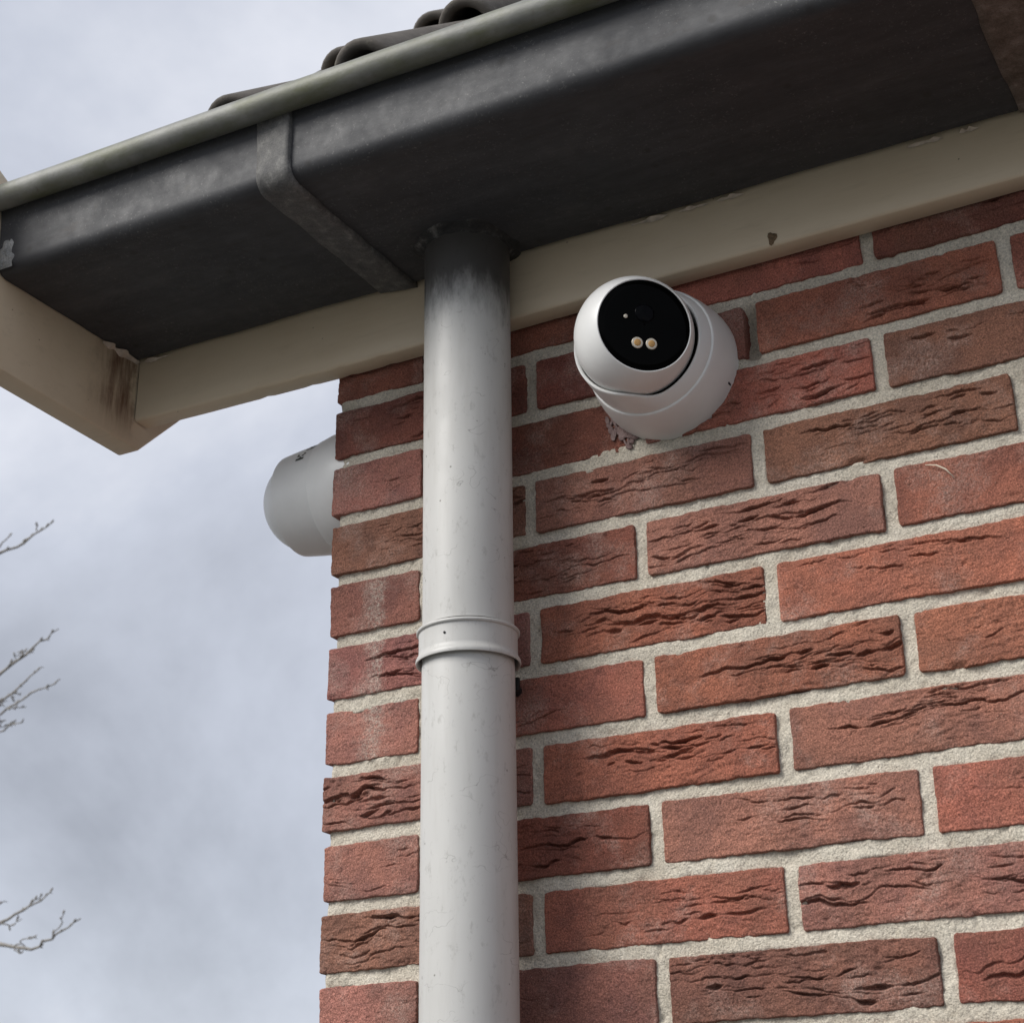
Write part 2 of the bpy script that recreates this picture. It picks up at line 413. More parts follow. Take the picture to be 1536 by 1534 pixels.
def brick_mesh(name, W, H, D, seed, zones, du=0.0012, dv=0.00092, rough=1.0, steps=2):
    nu, nv = max(4, int(W / du)), max(4, int(H / dv))
    # edges get a tighter spacing so that the arris stays round
    def axis(n, L):
        t = np.linspace(0, 1, n)
        e = np.array([0.0, 0.0006, 0.0013, 0.0022])
        core = np.linspace(0.0034, L - 0.0034, n)
        return np.concatenate([e, core, L - e[::-1]])
    ua, va = axis(nu, W), axis(nv, H)
    nu, nv = len(ua), len(va)
    u, v = np.meshgrid(ua, va)
    rr = 0.0010
    d = np.minimum(np.minimum(u, W - u), np.minimum(v, H - v))
    k = np.clip(1 - d / rr, 0, 1)
    h = -rr * (1 - np.sqrt(np.clip(1 - k * k, 0, 1)))
    h = h + rough * 0.0011 * fbm(u / 0.05, v / 0.03, seed, 2) + rough * 0.00055 * fbm(u / 0.010, v / 0.006, seed + 3, 3)
    h = h + 0.00030 * fbm(u / 0.0028, v / 0.0022, seed + 8, 2)
    prng = random.Random(seed + 5)
    for k in range(prng.randint(4, 16) if du < 0.002 else 0):          # pits and pressed-in grit
        pu, pv, pr_ = W * prng.random(), H * prng.random(), prng.uniform(0.0006, 0.0019)
        e2 = ((u - pu) / (pr_ * prng.uniform(1.0, 2.4))) ** 2 + ((v - pv) / pr_) ** 2
        h = h - prng.choice((1, 1, 1, -0.5)) * pr_ * 0.9 * np.exp(-e2)
    for k in range(prng.randint(0, 3) if du < 0.002 else 0):           # chips off the arris
        pu, pv = W * prng.random(), (0.0 if prng.random() < 0.6 else H)
        e2 = ((u - pu) / prng.uniform(0.003, 0.010)) ** 2 + ((v - pv) / prng.uniform(0.002, 0.005)) ** 2
        h = h - prng.uniform(0.001, 0.003) * np.exp(-e2) * (1 + 0.6 * vnoise(u / 0.003, v / 0.003, seed + k))
    fade = np.clip(d / 0.0018, 0, 1)
    if zones:
        cf = crease_field(u, v, W, H, seed + 31, zones)
        # crumbly texture between the folds
        zone = np.zeros_like(u)
        for (a, b, c, e2, n, s) in zones:
            zone = np.maximum(zone, s * np.clip(np.minimum(u / W - a, b - u / W) / 0.12 + 0.4, 0, 1) * min(1, n / 7))
        cf = cf + zone * 0.0008 * fbm(u / 0.009, v / 0.0035, seed + 57, 3)
        h = h + cf * (0.35 + 0.65 * fade)
    # wandering edges and rounded plan corners
    def cut(t, L, rc=0.0028):
        a = np.clip(1 - t / rc, 0, 1); b = np.clip(1 - (L - t) / rc, 0, 1)
        return rc * 0.75 * ((1 - np.sqrt(1 - a * a)) + (1 - np.sqrt(1 - b * b)))
    eb = 0.0013 * fbm(ua / 0.03, 1.5, seed + 11, 3) + 0.0009 * fbm(ua / 0.007, 0.5, seed + 12, 2)
    et = 0.0013 * fbm(ua / 0.03, 4.5, seed + 13, 3) + 0.0009 * fbm(ua / 0.007, 8.5, seed + 14, 2)
    el = 0.0011 * fbm(va / 0.025, 2.5, seed + 15, 3) + 0.0005 * fbm(va / 0.005, 2.5, seed + 17, 2)
    er = 0.0011 * fbm(va / 0.025, 6.5, seed + 16, 3) + 0.0005 * fbm(va / 0.005, 5.5, seed + 18, 2)
    fu, fv = u / W, v / H
    x = u + el[:, None] * (1 - fu) ** 6 + er[:, None] * fu ** 6
    z = v + (eb + cut(ua, W))[None, :] * (1 - fv) ** 6 + (et - cut(ua, W))[None, :] * fv ** 6
    co = np.stack([x, -h, z], -1).reshape(-1, 3)
    quads = [grid_quads(nu, nv)]
    # perimeter loop, extruded into the wall
    idx = np.arange(nu * nv).reshape(nv, nu)
    loop = np.concatenate([idx[0, :-1], idx[:-1, -1], idx[-1, :0:-1], idx[:0:-1, 0]])
    base = co[loop]
    cos, prev, n0 = [co], loop, len(co)
    for s in range(1, steps + 1):
        y = 0.003 + (D - 0.003) * (s / steps) ** 1.6
        ring = base.copy(); ring[:, 1] = y
        nz = 0.0009 * fbm(base[:, 2] / 0.02 + base[:, 0] / 0.03, y / 0.03, seed + 77, 2)
        ring[:, 0] += nz; ring[:, 2] += nz * 0.5
        cos.append(ring)
        cur = np.arange(n0, n0 + len(loop)); n0 += len(loop)
        a, b = prev, np.roll(prev, -1); a2, b2 = cur, np.roll(cur, -1)
        quads.append(np.stack([a, a2, b2, b], -1)); prev = cur
    return mesh_np(name, np.concatenate(cos), np.concatenate(quads))

def tint(rng, kind=None):
    pal = {'red': (0.345, 0.124, 0.083), 'orange': (0.362, 0.136, 0.089), 'brown': (0.262, 0.118, 0.083), 'mauve': (0.335, 0.147, 0.110), 'dark': (0.250, 0.090, 0.064)}
    k = kind or rng.choices(list(pal), [5, 3, 2, 2, 2])[0]
    c = pal[k]; j = rng.uniform(0.80, 1.12)
    return (min(1, c[0] * j), min(1, c[1] * j * rng.uniform(0.95, 1.06)), min(1, c[2] * j * rng.uniform(0.93, 1.07)), 1)

# measured joints (x of the joint centre) of the courses in view; others follow the bond
JM = {-3: [.106, .3275, .5499, .772], -2: [.2200, .4394, .6630], -1: [.106, .328, .5498, .770], 0: [.2169, .4376, .6600],
      1: [.1050, .3248, .5460, .769], 2: [.2192, .4402, .6620], 3: [.1045, .3270, .5495, .771], 4: [.2193, .4413, .6620],
      5: [.1060, .3269, .5509, .772], 6: [.2172, .4380, .6600], 7: [.1060, .3270, .5520, .773], 8: [.2180, .4395, .6610]}
# zones per brick: (u0, u1, v0, v1, number of creases, depth factor); second entry is the clay colour
Z = {
 (-3, 0): ([(.1, 1, .1, .9, 5, .8)], 'dark'), (-3, 1): ([(.2, .9, .2, .9, 4, .7)], 'dark'), (-3, 2): ([(.1, 1, .2, .7, 5, .8)], 'red'), (-3, 3): ([(0, .9, .2, .95, 9, 1.0)], 'dark'),
 (-2, 0): ([(.05, 1, .1, .95, 12, 1.0)], 'dark'), (-2, 1): ([(.5, 1, .1, .8, 3, .6)], 'dark'), (-2, 2): ([(.42, .82, .1, .9, 13, 1.1), (.55, .95, .5, .9, 3, .9)], 'red'), (-2, 3): ([(.2, .8, .1, .9, 6, .8)], 'red'),
 (-1, 0): ([(.6, 1, .1, .6, 4, .5)], 'mauve'), (-1, 1): ([(.2, .9, .1, .5, 3, .5)], 'dark'), (-1, 2): ([(0, .95, .05, .95, 14, 1.1)], 'red'), (-1, 3): ([(.2, .6, .6, .95, 4, .9)], 'brown'),
 (0, 0): ([(.2, .6, .1, .9, 7, .7), (.5, 1, .1, .95, 11, 1.0)], 'brown'), (0, 1): ([(.1, .75, .2, .8, 8, .9), (.5, .95, .6, .95, 4, .9)], 'brown'), (0, 2): ([(.3, 1, .15, .95, 10, 1.1), (.2, .5, .6, .95, 3, .8)], 'brown'), (0, 3): ([(.1, .9, .1, .9, 8, .9)], 'red'),
 (1, 0): ([], 'mauve'), (1, 1): ([(.1, .75, .05, .95, 16, 1.1)], 'dark'), (1, 2): ([(0, .72, .05, .95, 18, 1.15)], 'mauve'), (1, 3): ([(.5, .9, .5, .95, 4, .9)], 'orange'),
 (2, 0): ([(.35, .8, .15, .95, 9, 1.3)], 'mauve'), (2, 1): ([(.15, .6, .3, .8, 8, 1.0), (.45, 1, .1, .95, 12, 1.2)], 'red'), (2, 2): ([(.3, .8, .55, .95, 7, 1.0)], 'orange'), (2, 3): ([(.1, .8, .2, .9, 7, .9)], 'orange'),
 (3, 0): ([], 'mauve'), (3, 1): ([(.2, .55, .1, .5, 4, .9)], 'red'), (3, 2): ([(.4, 1, .1, .95, 14, 1.0)], 'red'), (3, 3): ([(.15, .7, .35, .9, 7, .9)], 'orange'),
 (4, 0): ([(0, .9, .05, .95, 16, 1.1)], 'mauve'), (4, 1): ([(.28, 1, .3, .98, 12, 1.1)], 'red'), (4, 2): ([(.35, .8, .45, .98, 11, 1.25)], 'mauve'), (4, 3): ([(.1, .8, .2, .9, 6, .9)], 'red'),
 (5, 0): ([(0, .6, .15, .4, 3, .7), (.6, 1, .4, .9, 4, .5)], 'mauve'), (5, 1): ([(0, .75, .1, .9, 9, .9)], 'dark'), (5, 2): ([(.25, .9, .35, .95, 10, 1.1)], 'mauve'), (5, 3): ([(.3, .8, .3, .8, 4, .7)], 'orange'),
 (6, 0): ([(0, .9, .1, .95, 13, 1.0)], 'brown'), (6, 1): ([(.3, 1, .15, .85, 10, .8)], 'red'), (6, 2): ([(.05, .95, .3, .92, 12, 1.1)], 'mauve'), (6, 3): ([(.2, .8, .2, .9, 6, .8)], 'red'),
 (7, 0): ([], 'mauve'), (7, 1): ([(.1, .6, .1, .7, 4, .5)], 'brown'), (7, 2): ([(.1, .95, .1, .95, 13, 1.0)], 'brown'), (7, 3): ([(.1, .6, .2, .6, 3, .6)], 'red'),
 (8, 0): ([(.1, .9, .1, .9, 8, .9)], 'red'), (8, 1): ([(.1, .9, .1, .9, 8, .9)], 'red'), (8, 2): ([(.3, .9, .1, .9, 8, .9)], 'red'), (8, 3): ([], 'orange'),
}
RECTS = []
rng = random.Random(3)
WALL_R = 1.76
def joints(r):
    js = list(JM[r]) if r in JM else ([.106, .328, .55, .772] if r % 2 else [.217, .439, .661])
    while js[-1] < WALL_R: js.append(js[-1] + .222)
    return js
variants = [brick_mesh('brick', 0.2102, BH, 0.06, 900 + k, [(.1, .9, .1, .9, 6, 1.0)] if k % 2 else [], du=0.0045, dv=0.003) for k in range(5)]
for r in range(-4, 13):
    js = joints(r); zb = Z0 - COURSE * r - BH / 2
    xs = [0.0 - JOINT / 2] + js
    for i in range(len(xs) - 1):
        x0, x1 = xs[i] + JOINT / 2, xs[i + 1] - JOINT / 2
        if i == 0: x0 += rng.uniform(-0.0022, 0.0012)
        RECTS.append((x0, x1, zb, zb + BH))
        jz, jy = rng.uniform(-0.0008, 0.0008), rng.uniform(-0.0010, 0.0010)
        if i == 0 or (r in JM and x0 < 0.80):
            spec = Z.get((r, i), ([(.1, .9, .1, .9, 7, .9)], None))
            fine = r in JM
            me = brick_mesh('brick', x1 - x0, BH, (0.21 if r % 2 else 0.10) if i == 0 else 0.05, 1000 + (r + 9) * 37 + i * 7, spec[0],
                            du=0.00105 if fine else 0.004, dv=0.00064 if fine else 0.003, steps=8 if i == 0 else 2)
            o = link('brick', me, wall, (x0, jy, zb + jz), BRICK_SMEAR if (r, i) in ((1, 0), (2, 0), (3, 0)) else BRICK); o.color = tint(rng, spec[1])
        else:
            o = link('brick', rng.choice(variants), wall, (x0, jy, zb + jz), BRICK); o.color = tint(rng)
            o.scale.x = (x1 - x0) / 0.2102
# gable face round the corner (faces -x), bond continues
for r in range(-4, 13):
    zb = Z0 - COURSE * r - BH / 2
    y = (0.21 if r % 2 else 0.10) + JOINT
    while y < 1.3:
        o = link('brick', rng.choice(variants), wall, (0, y + 0.2102, zb), BRICK); o.color = tint(rng)
        o.rotation_euler.z = -math.pi / 2
        y += 0.222
# courses below the picture down to the ground: one joined part
low = []
lo_q = []
vme = brick_mesh('lower_bricks', 0.2102, BH, 0.04, 77, [], du=0.03, dv=0.012, steps=1)
vco = np.zeros(len(vme.vertices) * 3, np.float32); vme.vertices.foreach_get('co', vco); vco = vco.reshape(-1, 3)
vq = np.zeros(len(vme.loops), np.int32); vme.loops.foreach_get('vertex_index', vq); vq = vq.reshape(-1, 4)
cnt = 0
for r in range(13, 37):
    zb = Z0 - COURSE * r - BH / 2
    if zb < -0.05: break
    x = 0.0
    first = 0.10 if r % 2 else 0.21
    while x < WALL_R:
        w = first if x == 0.0 else 0.2102
        c = vco.copy(); c[:, 0] = c[:, 0] * (w / 0.2102) + x; c[:, 2] += zb
        low.append(c); lo_q.append(vq + cnt * len(vco)); cnt += 1
        x += w + JOINT
    y = 0.0 if r % 2 else 0.10 + JOINT
    while y < 1.3:
        c = vco.copy(); c = np.stack([c[:, 1], 0.2102 - c[:, 0] + y, c[:, 2] + zb], -1)
        low.append(c); lo_q.append(vq + cnt * len(vco)); cnt += 1
        y += 0.222
me = mesh_np('lower_bricks', np.concatenate(low), np.concatenate(lo_q))
o = link('lower_bricks', me, wall, mat=BRICK); o.color = (0.27, 0.082, 0.05, 1); tag(o, kind='stuff')
bpy.data.meshes.remove(vme)

# mortar: front sheet finely modelled where it is seen, gable sheet, and the rest of the wall's body
gx = np.concatenate([np.arange(0.0036, 0.80, 0.0022), np.linspace(0.80, WALL_R, 60)])
gz = np.concatenate([np.linspace(0, 1.60, 40), np.arange(1.62, 2.42, 0.0022), np.linspace(2.425, 2.62, 10)])
GX, GZ = np.meshgrid(gx, gz)
my = 0.0028 - 0.0024 * fbm(GX / 0.06, GZ / 0.03, 5, 3) - 0.0011 * fbm(GX / 0.009, GZ / 0.008, 6, 3) - 0.0004 * vnoise(GX / 0.0035, GZ / 0.0035, 8)
pit = vnoise(GX / 0.006, GZ / 0.006, 12); my = my + 0.0022 * np.clip(pit - 0.72, 0, 1) / 0.28
# the joint beside the front camera has lost its mortar
my = my + 0.022 * np.exp(-((GX - 0.4394) / 0.007) ** 4) * np.exp(-((GZ - 2.316) / 0.024) ** 4)
for (a, b, c, d_) in RECTS:
    if a < 0.82:
        i0, i1 = np.searchsorted(gx, (a + 0.0025, b - 0.0025)); j0, j1 = np.searchsorted(gz, (c + 0.0030, d_ - 0.0030))
        i0 = max(i0 - 2, 3); j0 = max(j0 - 2, 0); sub = (slice(j0, j1 + 2), slice(i0, i1 + 2))
        X_, Z_ = GX[sub], GZ[sub]
        dd = np.minimum(np.minimum(X_ - a, b - X_), np.minimum(Z_ - c, d_ - Z_))
        thr = 0.0012 + 0.0042 * np.clip(0.45 + 0.9 * fbm(X_ / 0.03, Z_ / 0.02, 88, 3), 0, 1)
        my[sub] += 0.016 * np.clip((dd - thr) / 0.0022, 0, 1)
mx = GX + np.where(GX < 0.0037, 0.0010 * fbm(GZ / 0.012, 0.3, 41, 3), 0)
edge = np.clip(1 - (GX - 0.0036) / 0.004, 0, 1); my = my + 0.0030 * edge ** 2
co = np.stack([mx, my, GZ], -1).reshape(-1, 3)
q = [grid_quads(len(gx), len(gz))]
nfront = len(co)
left = co.reshape(len(gz), len(gx), 3)[:, 0, :]
right = co.reshape(len(gz), len(gx), 3)[:, -1, :]
def strip(src_idx, pts, flip):
    global co
    base = len(co); co = np.concatenate([co, pts])
    a, b = src_idx[:-1], src_idx[1:]; a2 = np.arange(base, base + len(pts) - 1); b2 = a2 + 1
    q.append(np.stack([a, b, b2, a2] if flip else [a, a2, b2, b], -1))
    return np.arange(base, base + len(pts))
il = np.arange(len(gz)) * len(gx); ir = il + len(gx) - 1
L2 = left.copy(); L2[:, 1] = 0.03; L2[:, 0] = 0.0044
k1 = strip(il, L2, True)
L3 = left.copy(); L3[:, 1] = 1.3; L3[:, 0] = 0.0044
k2 = strip(k1, L3, True)
R2 = right.copy(); R2[:, 1] = 1.3
k3 = strip(ir, R2, False)
strip(k2, R2.copy(), True)
me = mesh_np('mortar', co, np.concatenate(q))
link('mortar', me, wall, mat=MORTAR)
# crumbs and smears of mortar over some brick edges
# ------------------------------------------------------------------ eaves boards
def box_me(name, x0, x1, y0, y1, z0, z1, bev=0.0015, seg=2):
    bm = bmesh.new()
    bmesh.ops.create_cube(bm, size=1)
    for v in bm.verts:
        v.co = Vector((x0 + (v.co.x + .5) * (x1 - x0), y0 + (v.co.y + .5) * (y1 - y0), z0 + (v.co.z + .5) * (z1 - z0)))
    if bev: bmesh.ops.bevel(bm, geom=bm.edges[:], offset=bev, segments=seg, affect='EDGES', profile=0.5)
    me = bpy.data.meshes.new(name); bm.to_mesh(me); bm.free()
    for p in me.polygons: p.use_smooth = True
    sharp(me, 40)
    return me

def prism_yz(name, pts, x0, x1, bev=0.002):
    bm = bmesh.new()
    a = [bm.verts.new((x0, y, z)) for y, z in pts]; b = [bm.verts.new((x1, y, z)) for y, z in pts]
    n = len(pts)
    bm.faces.new(a); bm.faces.new(b[::-1])
    for i in range(n): bm.faces.new((a[i], b[i], b[(i + 1) % n], a[(i + 1) % n]))
    bmesh.ops.recalc_face_normals(bm, faces=bm.faces[:])
    if bev: bmesh.ops.bevel(bm, geom=bm.edges[:], offset=bev, segments=2, affect='EDGES', profile=0.5)
    me = bpy.data.meshes.new(name); bm.to_mesh(me); bm.free()
    for p in me.polygons: p.use_smooth = True
    sharp(me, 40)
    return me

# fascia: long board with a slightly wandering lower arris
nx = 220
fx = np.linspace(-0.2430, WALL_R + 0.04, nx)
fz = 2.3795 + 0.0040 * np.clip(-fx / 0.24, 0, 1) + 0.0006 * fbm(fx / 0.09, 0.5, 61, 3)
for (cx, dz, w) in ((-0.085, 0.0014, 0.003), (-0.03, 0.0010, 0.005), (0.02, 0.0022, 0.0025), (0.064, 0.0012, 0.003)):   # chips knocked out of the arris
    fz = fz + dz * np.exp(-((fx - cx) / w) ** 2)
prof = [(-0.0225, 2.60), (-0.0235, 'z+0.02'), (-0.0240, 'z+0.003'), (-0.0228, 'z+0.0008'), (-0.0215, 'z'), (-0.0035, 'z-0.0008'), (-0.0022, 'z'), (-0.0020, 2.60)]
rows = []
for (y, z) in prof:
    zz = np.full(nx, z) if not isinstance(z, str) else fz + float(z[1:] or 0)
    rows.append(np.stack([fx, np.full(nx, y), zz], -1))
co = np.concatenate(rows)
me = mesh_np('fascia_board', co, grid_quads(nx, len(prof))[:, ::-1])
sharp(me, 40)
fascia = empty('fascia_board', (0, 0, 0))
tag(fascia, 'long cream painted board under the grey gutter along the wall top', 'board')
link('board', me, fascia, mat=CREAM)

# barge board: horizontal toe under the gutter end, then rising with the roof
bp = [(-0.300, 2.3620), (-0.0125, 2.3535), (0.047, 2.4115), (1.20, 3.5645), (1.20, 3.90), (0.0, 2.70), (-0.13, 2.57), (-0.205, 2.548), (-0.262, 2.578), (-0.292, 2.566), (-0.300, 2.54)]
barge = empty('barge_board', (-0.258, 0, 0))
tag(barge, 'cream board closing the gutter end at far left, brown stain at its inner corner', 'board')
o = link('board', prism_yz('board', bp, -0.2725, -0.2445, 0.0022), barge, (0.258, 0, 0), CREAM_ST)

# ------------------------------------------------------------------ the gutter
def zg(x): return 2.4500 - 0.0166 * (x + 0.04)
gutter = empty('roof_gutter', (0, -0.13, 2.45))
tag(gutter, 'dark weathered zinc box gutter with a rounded pale front rim under the roof tiles', 'gutter')
GL = (0, 0.13, -2.45)
GX0, GX1 = -0.2435, WALL_R + 0.04
def arc(cy, cz, r, a0, a1, n): return [(cy + r * math.cos(R(a0 + (a1 - a0) * k / n)), cz + r * math.sin(R(a0 + (a1 - a0) * k / n))) for k in range(n + 1)]
YB, YF, RB = -0.0265, -0.2360, 0.014
gp = [(YB, 0.125), (YB, 0.06), (YB, 0.02)] + arc(YB - 0.004, 0.004, 0.004, 0, -90, 4)
gp += [(YB - 0.004 - (abs(YF - YB) - 0.013) * k / 26, 0.0) for k in range(1, 26)]
gp += arc(YF + RB, RB, RB, -90, -180, 7) + [(YF - 0.0003, 0.026), (YF - 0.0008, 0.045), (YF - 0.0015, 0.062), (YF - 0.003, 0.074), (YF - 0.006, 0.084)]
inner = [(y + (0.0022 if y < -0.1 else -0.0016), z + 0.0022) for y, z in gp[::-1]]
allp = gp + inner
nx = 400
xs = np.linspace(GX0, GX1, nx)
rows = []
for k, (y, z) in enumerate(allp):
    jy = 0.0006 * fbm(xs / 0.14, z * 9 + 3, 71, 3)
    jz = 0.0012 * fbm(xs / 0.13, y * 9, 72, 3) + 0.0004 * fbm(xs / 0.02, y / 0.02, 73, 2) if z < 0.02 else 0.0
    rows.append(np.stack([xs, y + jy, zg(xs) + z + jz], -1))
co = np.concatenate(rows)
q = grid_quads(nx, len(allp))
lastrow = (len(allp) - 1) * nx
close = np.stack([np.arange(nx - 1) + lastrow, np.arange(1, nx) + lastrow, np.arange(1, nx), np.arange(nx - 1)], -1)
me = mesh_np('trough', co, np.concatenate([q, close])[:, ::-1])
link('trough', me, gutter, GL, ZINC)
# end plate
endp = [(x_, z_) for x_, z_ in gp]
me = mesh_py('end_plate', [(GX0 + 0.0012, y, zg(GX0) + z) for y, z in endp], [tuple(range(len(endp)))])
link('end_plate', me, gutter, GL, ZINC)
# rounded front bead
def tube(name, path, rad, seg=16, mat=None, cap=True, wob=0.0, seed=0):
    path = [Vector(p) for p in path]
    n = len(path); V = []; F = []
    rad = rad if hasattr(rad, '__len__') else [rad] * n
    up = None
    for i, p in enumerate(path):
        t = (path[min(i + 1, n - 1)] - path[max(i - 1, 0)]).normalized()
        if up is None:
            up = Vector((0, 0, 1)) if abs(t.z) < 0.9 else Vector((1, 0, 0))
        s = t.cross(up).normalized(); up = s.cross(t).normalized()
        for k in range(seg):
            a = 2 * math.pi * k / seg
            rr = rad[i] * (1 + (wob * math.sin(a * 2 + i * 1.7 + seed) if wob else 0))
            V.append(p + s * (rr * math.cos(a)) + up * (rr * math.sin(a)))
    for i in range(n - 1):
        for k in range(seg):
            F.append((i * seg + k, i * seg + (k + 1) % seg, (i + 1) * seg + (k + 1) % seg, (i + 1) * seg + k))
    if cap: F.append(tuple(range(seg))[::-1]); F.append(tuple(range((n - 1) * seg, n * seg)))
    return mesh_py(name, V, F, True)
bx = np.linspace(GX0 - 0.012, GX1, 160)
bz = zg(bx) + 0.0765 - 0.006 * np.clip(bx, -0.25, 0.6) + 0.0007 * fbm(bx / 0.1, 0.2, 81, 3)
by = -0.2490 + 0.0005 * fbm(bx / 0.12, 0.7, 82, 3)
me = tube('bead', np.stack([bx, by, bz], -1).tolist(), 0.0125, 24)
link('bead', me, gutter, GL, BEAD)
# soldered seam straps round the outside of the trough
def strap(x0, x1, mat, thick=0.0016, seed=0):
    op = [(y, z) for y, z in gp if z < 0.075 and not (y > -0.03 and z > 0.018)]
    m = len(op); nxs = 14
    xv = np.linspace(x0, x1, nxs); xv[1] = x0 + 0.0008; xv[-2] = x1 - 0.0006
    t = np.linspace(0, 1, m)
    rows = []
    for k, (y, z) in enumerate(op):
        # outward direction of the profile
        y0, z0 = op[max(k - 1, 0)]; y1, z1 = op[min(k + 1, m - 1)]
        ty, tz = y1 - y0, z1 - z0; l = math.hypot(ty, tz); ny, nz = -tz / l, ty / l
        f = np.ones(nxs); f[0] = -0.3; f[-1] = -0.3
        wv = 0.0012 * vnoise(k * 0.35, 0.1, seed)
        th = thick * f * (0.45 + 1.0 * (xv - x0) / (x1 - x0)) * (1 + 0.35 * vnoise(xv / 0.012, k * 0.6, seed + 4)) + 0.0006
        rows.append(np.stack([xv + wv * np.where(np.arange(nxs) < 3, 1, np.where(np.arange(nxs) > nxs - 4, -1, 0)), y + ny * th, zg(xv) + z + nz * th], -1))
    me = mesh_np('seam_strap', np.concatenate(rows), grid_quads(nxs, m)[:, ::-1])
    return link('seam_strap', me, gutter, GL, mat)
s1 = strap(0.0690, 0.1085, STRAP, 0.0034, 91)
tag(s1, 'grey soldered seam strap left of the downpipe')
s2 = strap(0.6965, 0.745, STRAP_BROWN, 0.0034, 95)
tag(s2, 'brown corroded seam strap at the right edge')

def blob_patch(name, pts_fn, nu, nv, amp, seed):
    """lumpy skin: pts_fn(u,v)-> (point, normal) with u,v in 0..1; thickness swells from a ragged edge"""
    rows = []
    for j in range(nv):
        for i in range(nu):
            u, v = i / (nu - 1), j / (nv - 1)
            p, n = pts_fn(u, v)
            e = min(1, 4 * min(u, 1 - u)) * min(1, 4 * min(v, 1 - v))
            h = amp * (e * (0.55 + 0.75 * float(fbm(u * 13, v * 8, seed, 3))) - 0.18)
            rows.append(Vector(p) + Vector(n) * h)
    return mesh_np(name, np.array(rows), grid_quads(nu, nv))
# pale solder where the gutter meets the barge board
def sp(u, v):
    x = GX0 + 0.001 + 0.020 * u + 0.004 * float(vnoise(v * 6, 0.3, 5)) * u
    z = zg(x) + 0.004 + 0.034 * v
    return (x, YF - 0.0004, z), (0, -1, 0)
link('solder_patch', blob_patch('solder_patch', sp, 22, 26, 0.0032, 15), gutter, GL, SOLDER)
# sealant collar round the outlet
PX, PY, PR = 0.1862, -0.0600, 0.0402
def collar(u, v):
    a = 2 * math.pi * u
    w = 0.010 + 0.004 * float(vnoise(math.cos(a) * 3 + 7, math.sin(a) * 3, 22))
    r = PR - 0.001 + w * v
    x, y = PX + r * math.cos(a), PY + r * math.sin(a)
    z = zg(x) - 0.0005 - 0.0065 * (1 - v) ** 1.6
    return (x, y, z), (0, 0, -1)
rows = []
nu_, nv_ = 96, 12
for j in range(nv_):
    for i in range(nu_):
        u, v = i / nu_, j / (nv_ - 1)
        p, n = collar(u, v)
        a = 2 * math.pi * u
        h = 0.0026 * (1 - v) ** 0.5 * (0.5 + 0.9 * float(fbm(math.cos(a) * 5 + 3, math.sin(a) * 5 + v * 3, 33, 3))) * (1 if v < 1 else 0) - (0.0012 if v == 1 else 0)
        rows.append(Vector(p) + Vector(n) * h)
me = mesh_np('outlet_sealant', np.array(rows), grid_quads(nu_, nv_, wrap_u=True))
link('outlet_sealant', me, gutter, GL, BITUMEN)

# old paint flakes along the gutter's rear edge
def flake(x0, x1, drop, seed):
    n = 26; rows = []
    xv = np.linspace(x0, x1, n); tt = np.linspace(0, 1, n)
    prof = np.sin(np.pi * tt) ** 0.7 * (0.7 + 0.5 * vnoise(tt * 5, 0.3, seed))
    for k in range(4):
        f = k / 3
        rows.append(np.stack([xv, -0.0245 - 0.0065 * f * prof, zg(xv) - 0.0015 - drop * (1 - f) * prof - 0.0005], -1))
    me = mesh_np('paint_flake', np.concatenate(rows), grid_quads(n, 4))
    link('paint_flake', me, fascia, mat=FLAKE)
for a in ((0.34, 0.378, 0.0030, 3), (0.388, 0.418, 0.0022, 5), (0.425, 0.452, 0.0020, 6), (0.60, 0.632, 0.0022, 8), (0.645, 0.662, 0.0015, 9), (-0.236, -0.20, 0.0030, 11)):
    flake(*a)
# flake of caulk along the barge board
n = 24; rows = []
yv = np.linspace(-0.082, -0.026, n); tt = np.linspace(0, 1, n)
pf = np.clip(np.sin(np.pi * np.clip(tt * 0.86 + 0.02, 0, 1)), 0, 1) ** 0.6 * (0.8 + 0.5 * vnoise(tt * 6, 0.2, 9))
for k in range(4):
    f = k / 3
    rows.append(np.stack([np.full(n, -0.2440) + 0.009 * f * pf, yv, zg(-0.24) - 0.0008 - 0.005 * (1 - f) * pf - 0.0004], -1))
link('caulk_flake', mesh_np('caulk_flake', np.concatenate(rows), grid_quads(n, 4)[:, ::-1]), barge, (0.258, 0, 0), FLAKE)
# a knocked-out chip in the fascia
bm = bmesh.new()
ring = []
for k in range(14):
    a = 2 * math.pi * k / 14; rr = 1 + 0.25 * math.sin(3 * a + 1)
    ring.append(bm.verts.new((0.4741 + 0.0042 * rr * math.cos(a), -0.02425, 2.3868 + 0.0062 * rr * math.sin(a))))
ring2 = [bm.verts.new((0.4741 + (v.co.x - 0.4741) * 0.7, -0.0249, 2.3868 + (v.co.z - 2.3868) * 0.7)) for v in ring]
ring3 = [bm.verts.new((0.4741 + (v.co.x - 0.4741) * 0.45 + 0.0006, -0.0243, 2.3868 + (v.co.z - 2.3868) * 0.45 + 0.001)) for v in ring]
for k in range(14):
    k2 = (k + 1) % 14
    bm.faces.new((ring[k], ring[k2], ring2[k2], ring2[k])); bm.faces.new((ring2[k], ring2[k2], ring3[k2], ring3[k]))
bm.faces.new(ring3)
bmesh.ops.recalc_face_normals(bm, faces=bm.faces[:])
me = bpy.data.meshes.new('chip'); bm.to_mesh(me); bm.free()
link('chip', me, fascia, mat=mat_simple('bare_wood_chip', (0.16, 0.105, 0.06), 0.85, var=0.5, scale=260, bump=0.6))

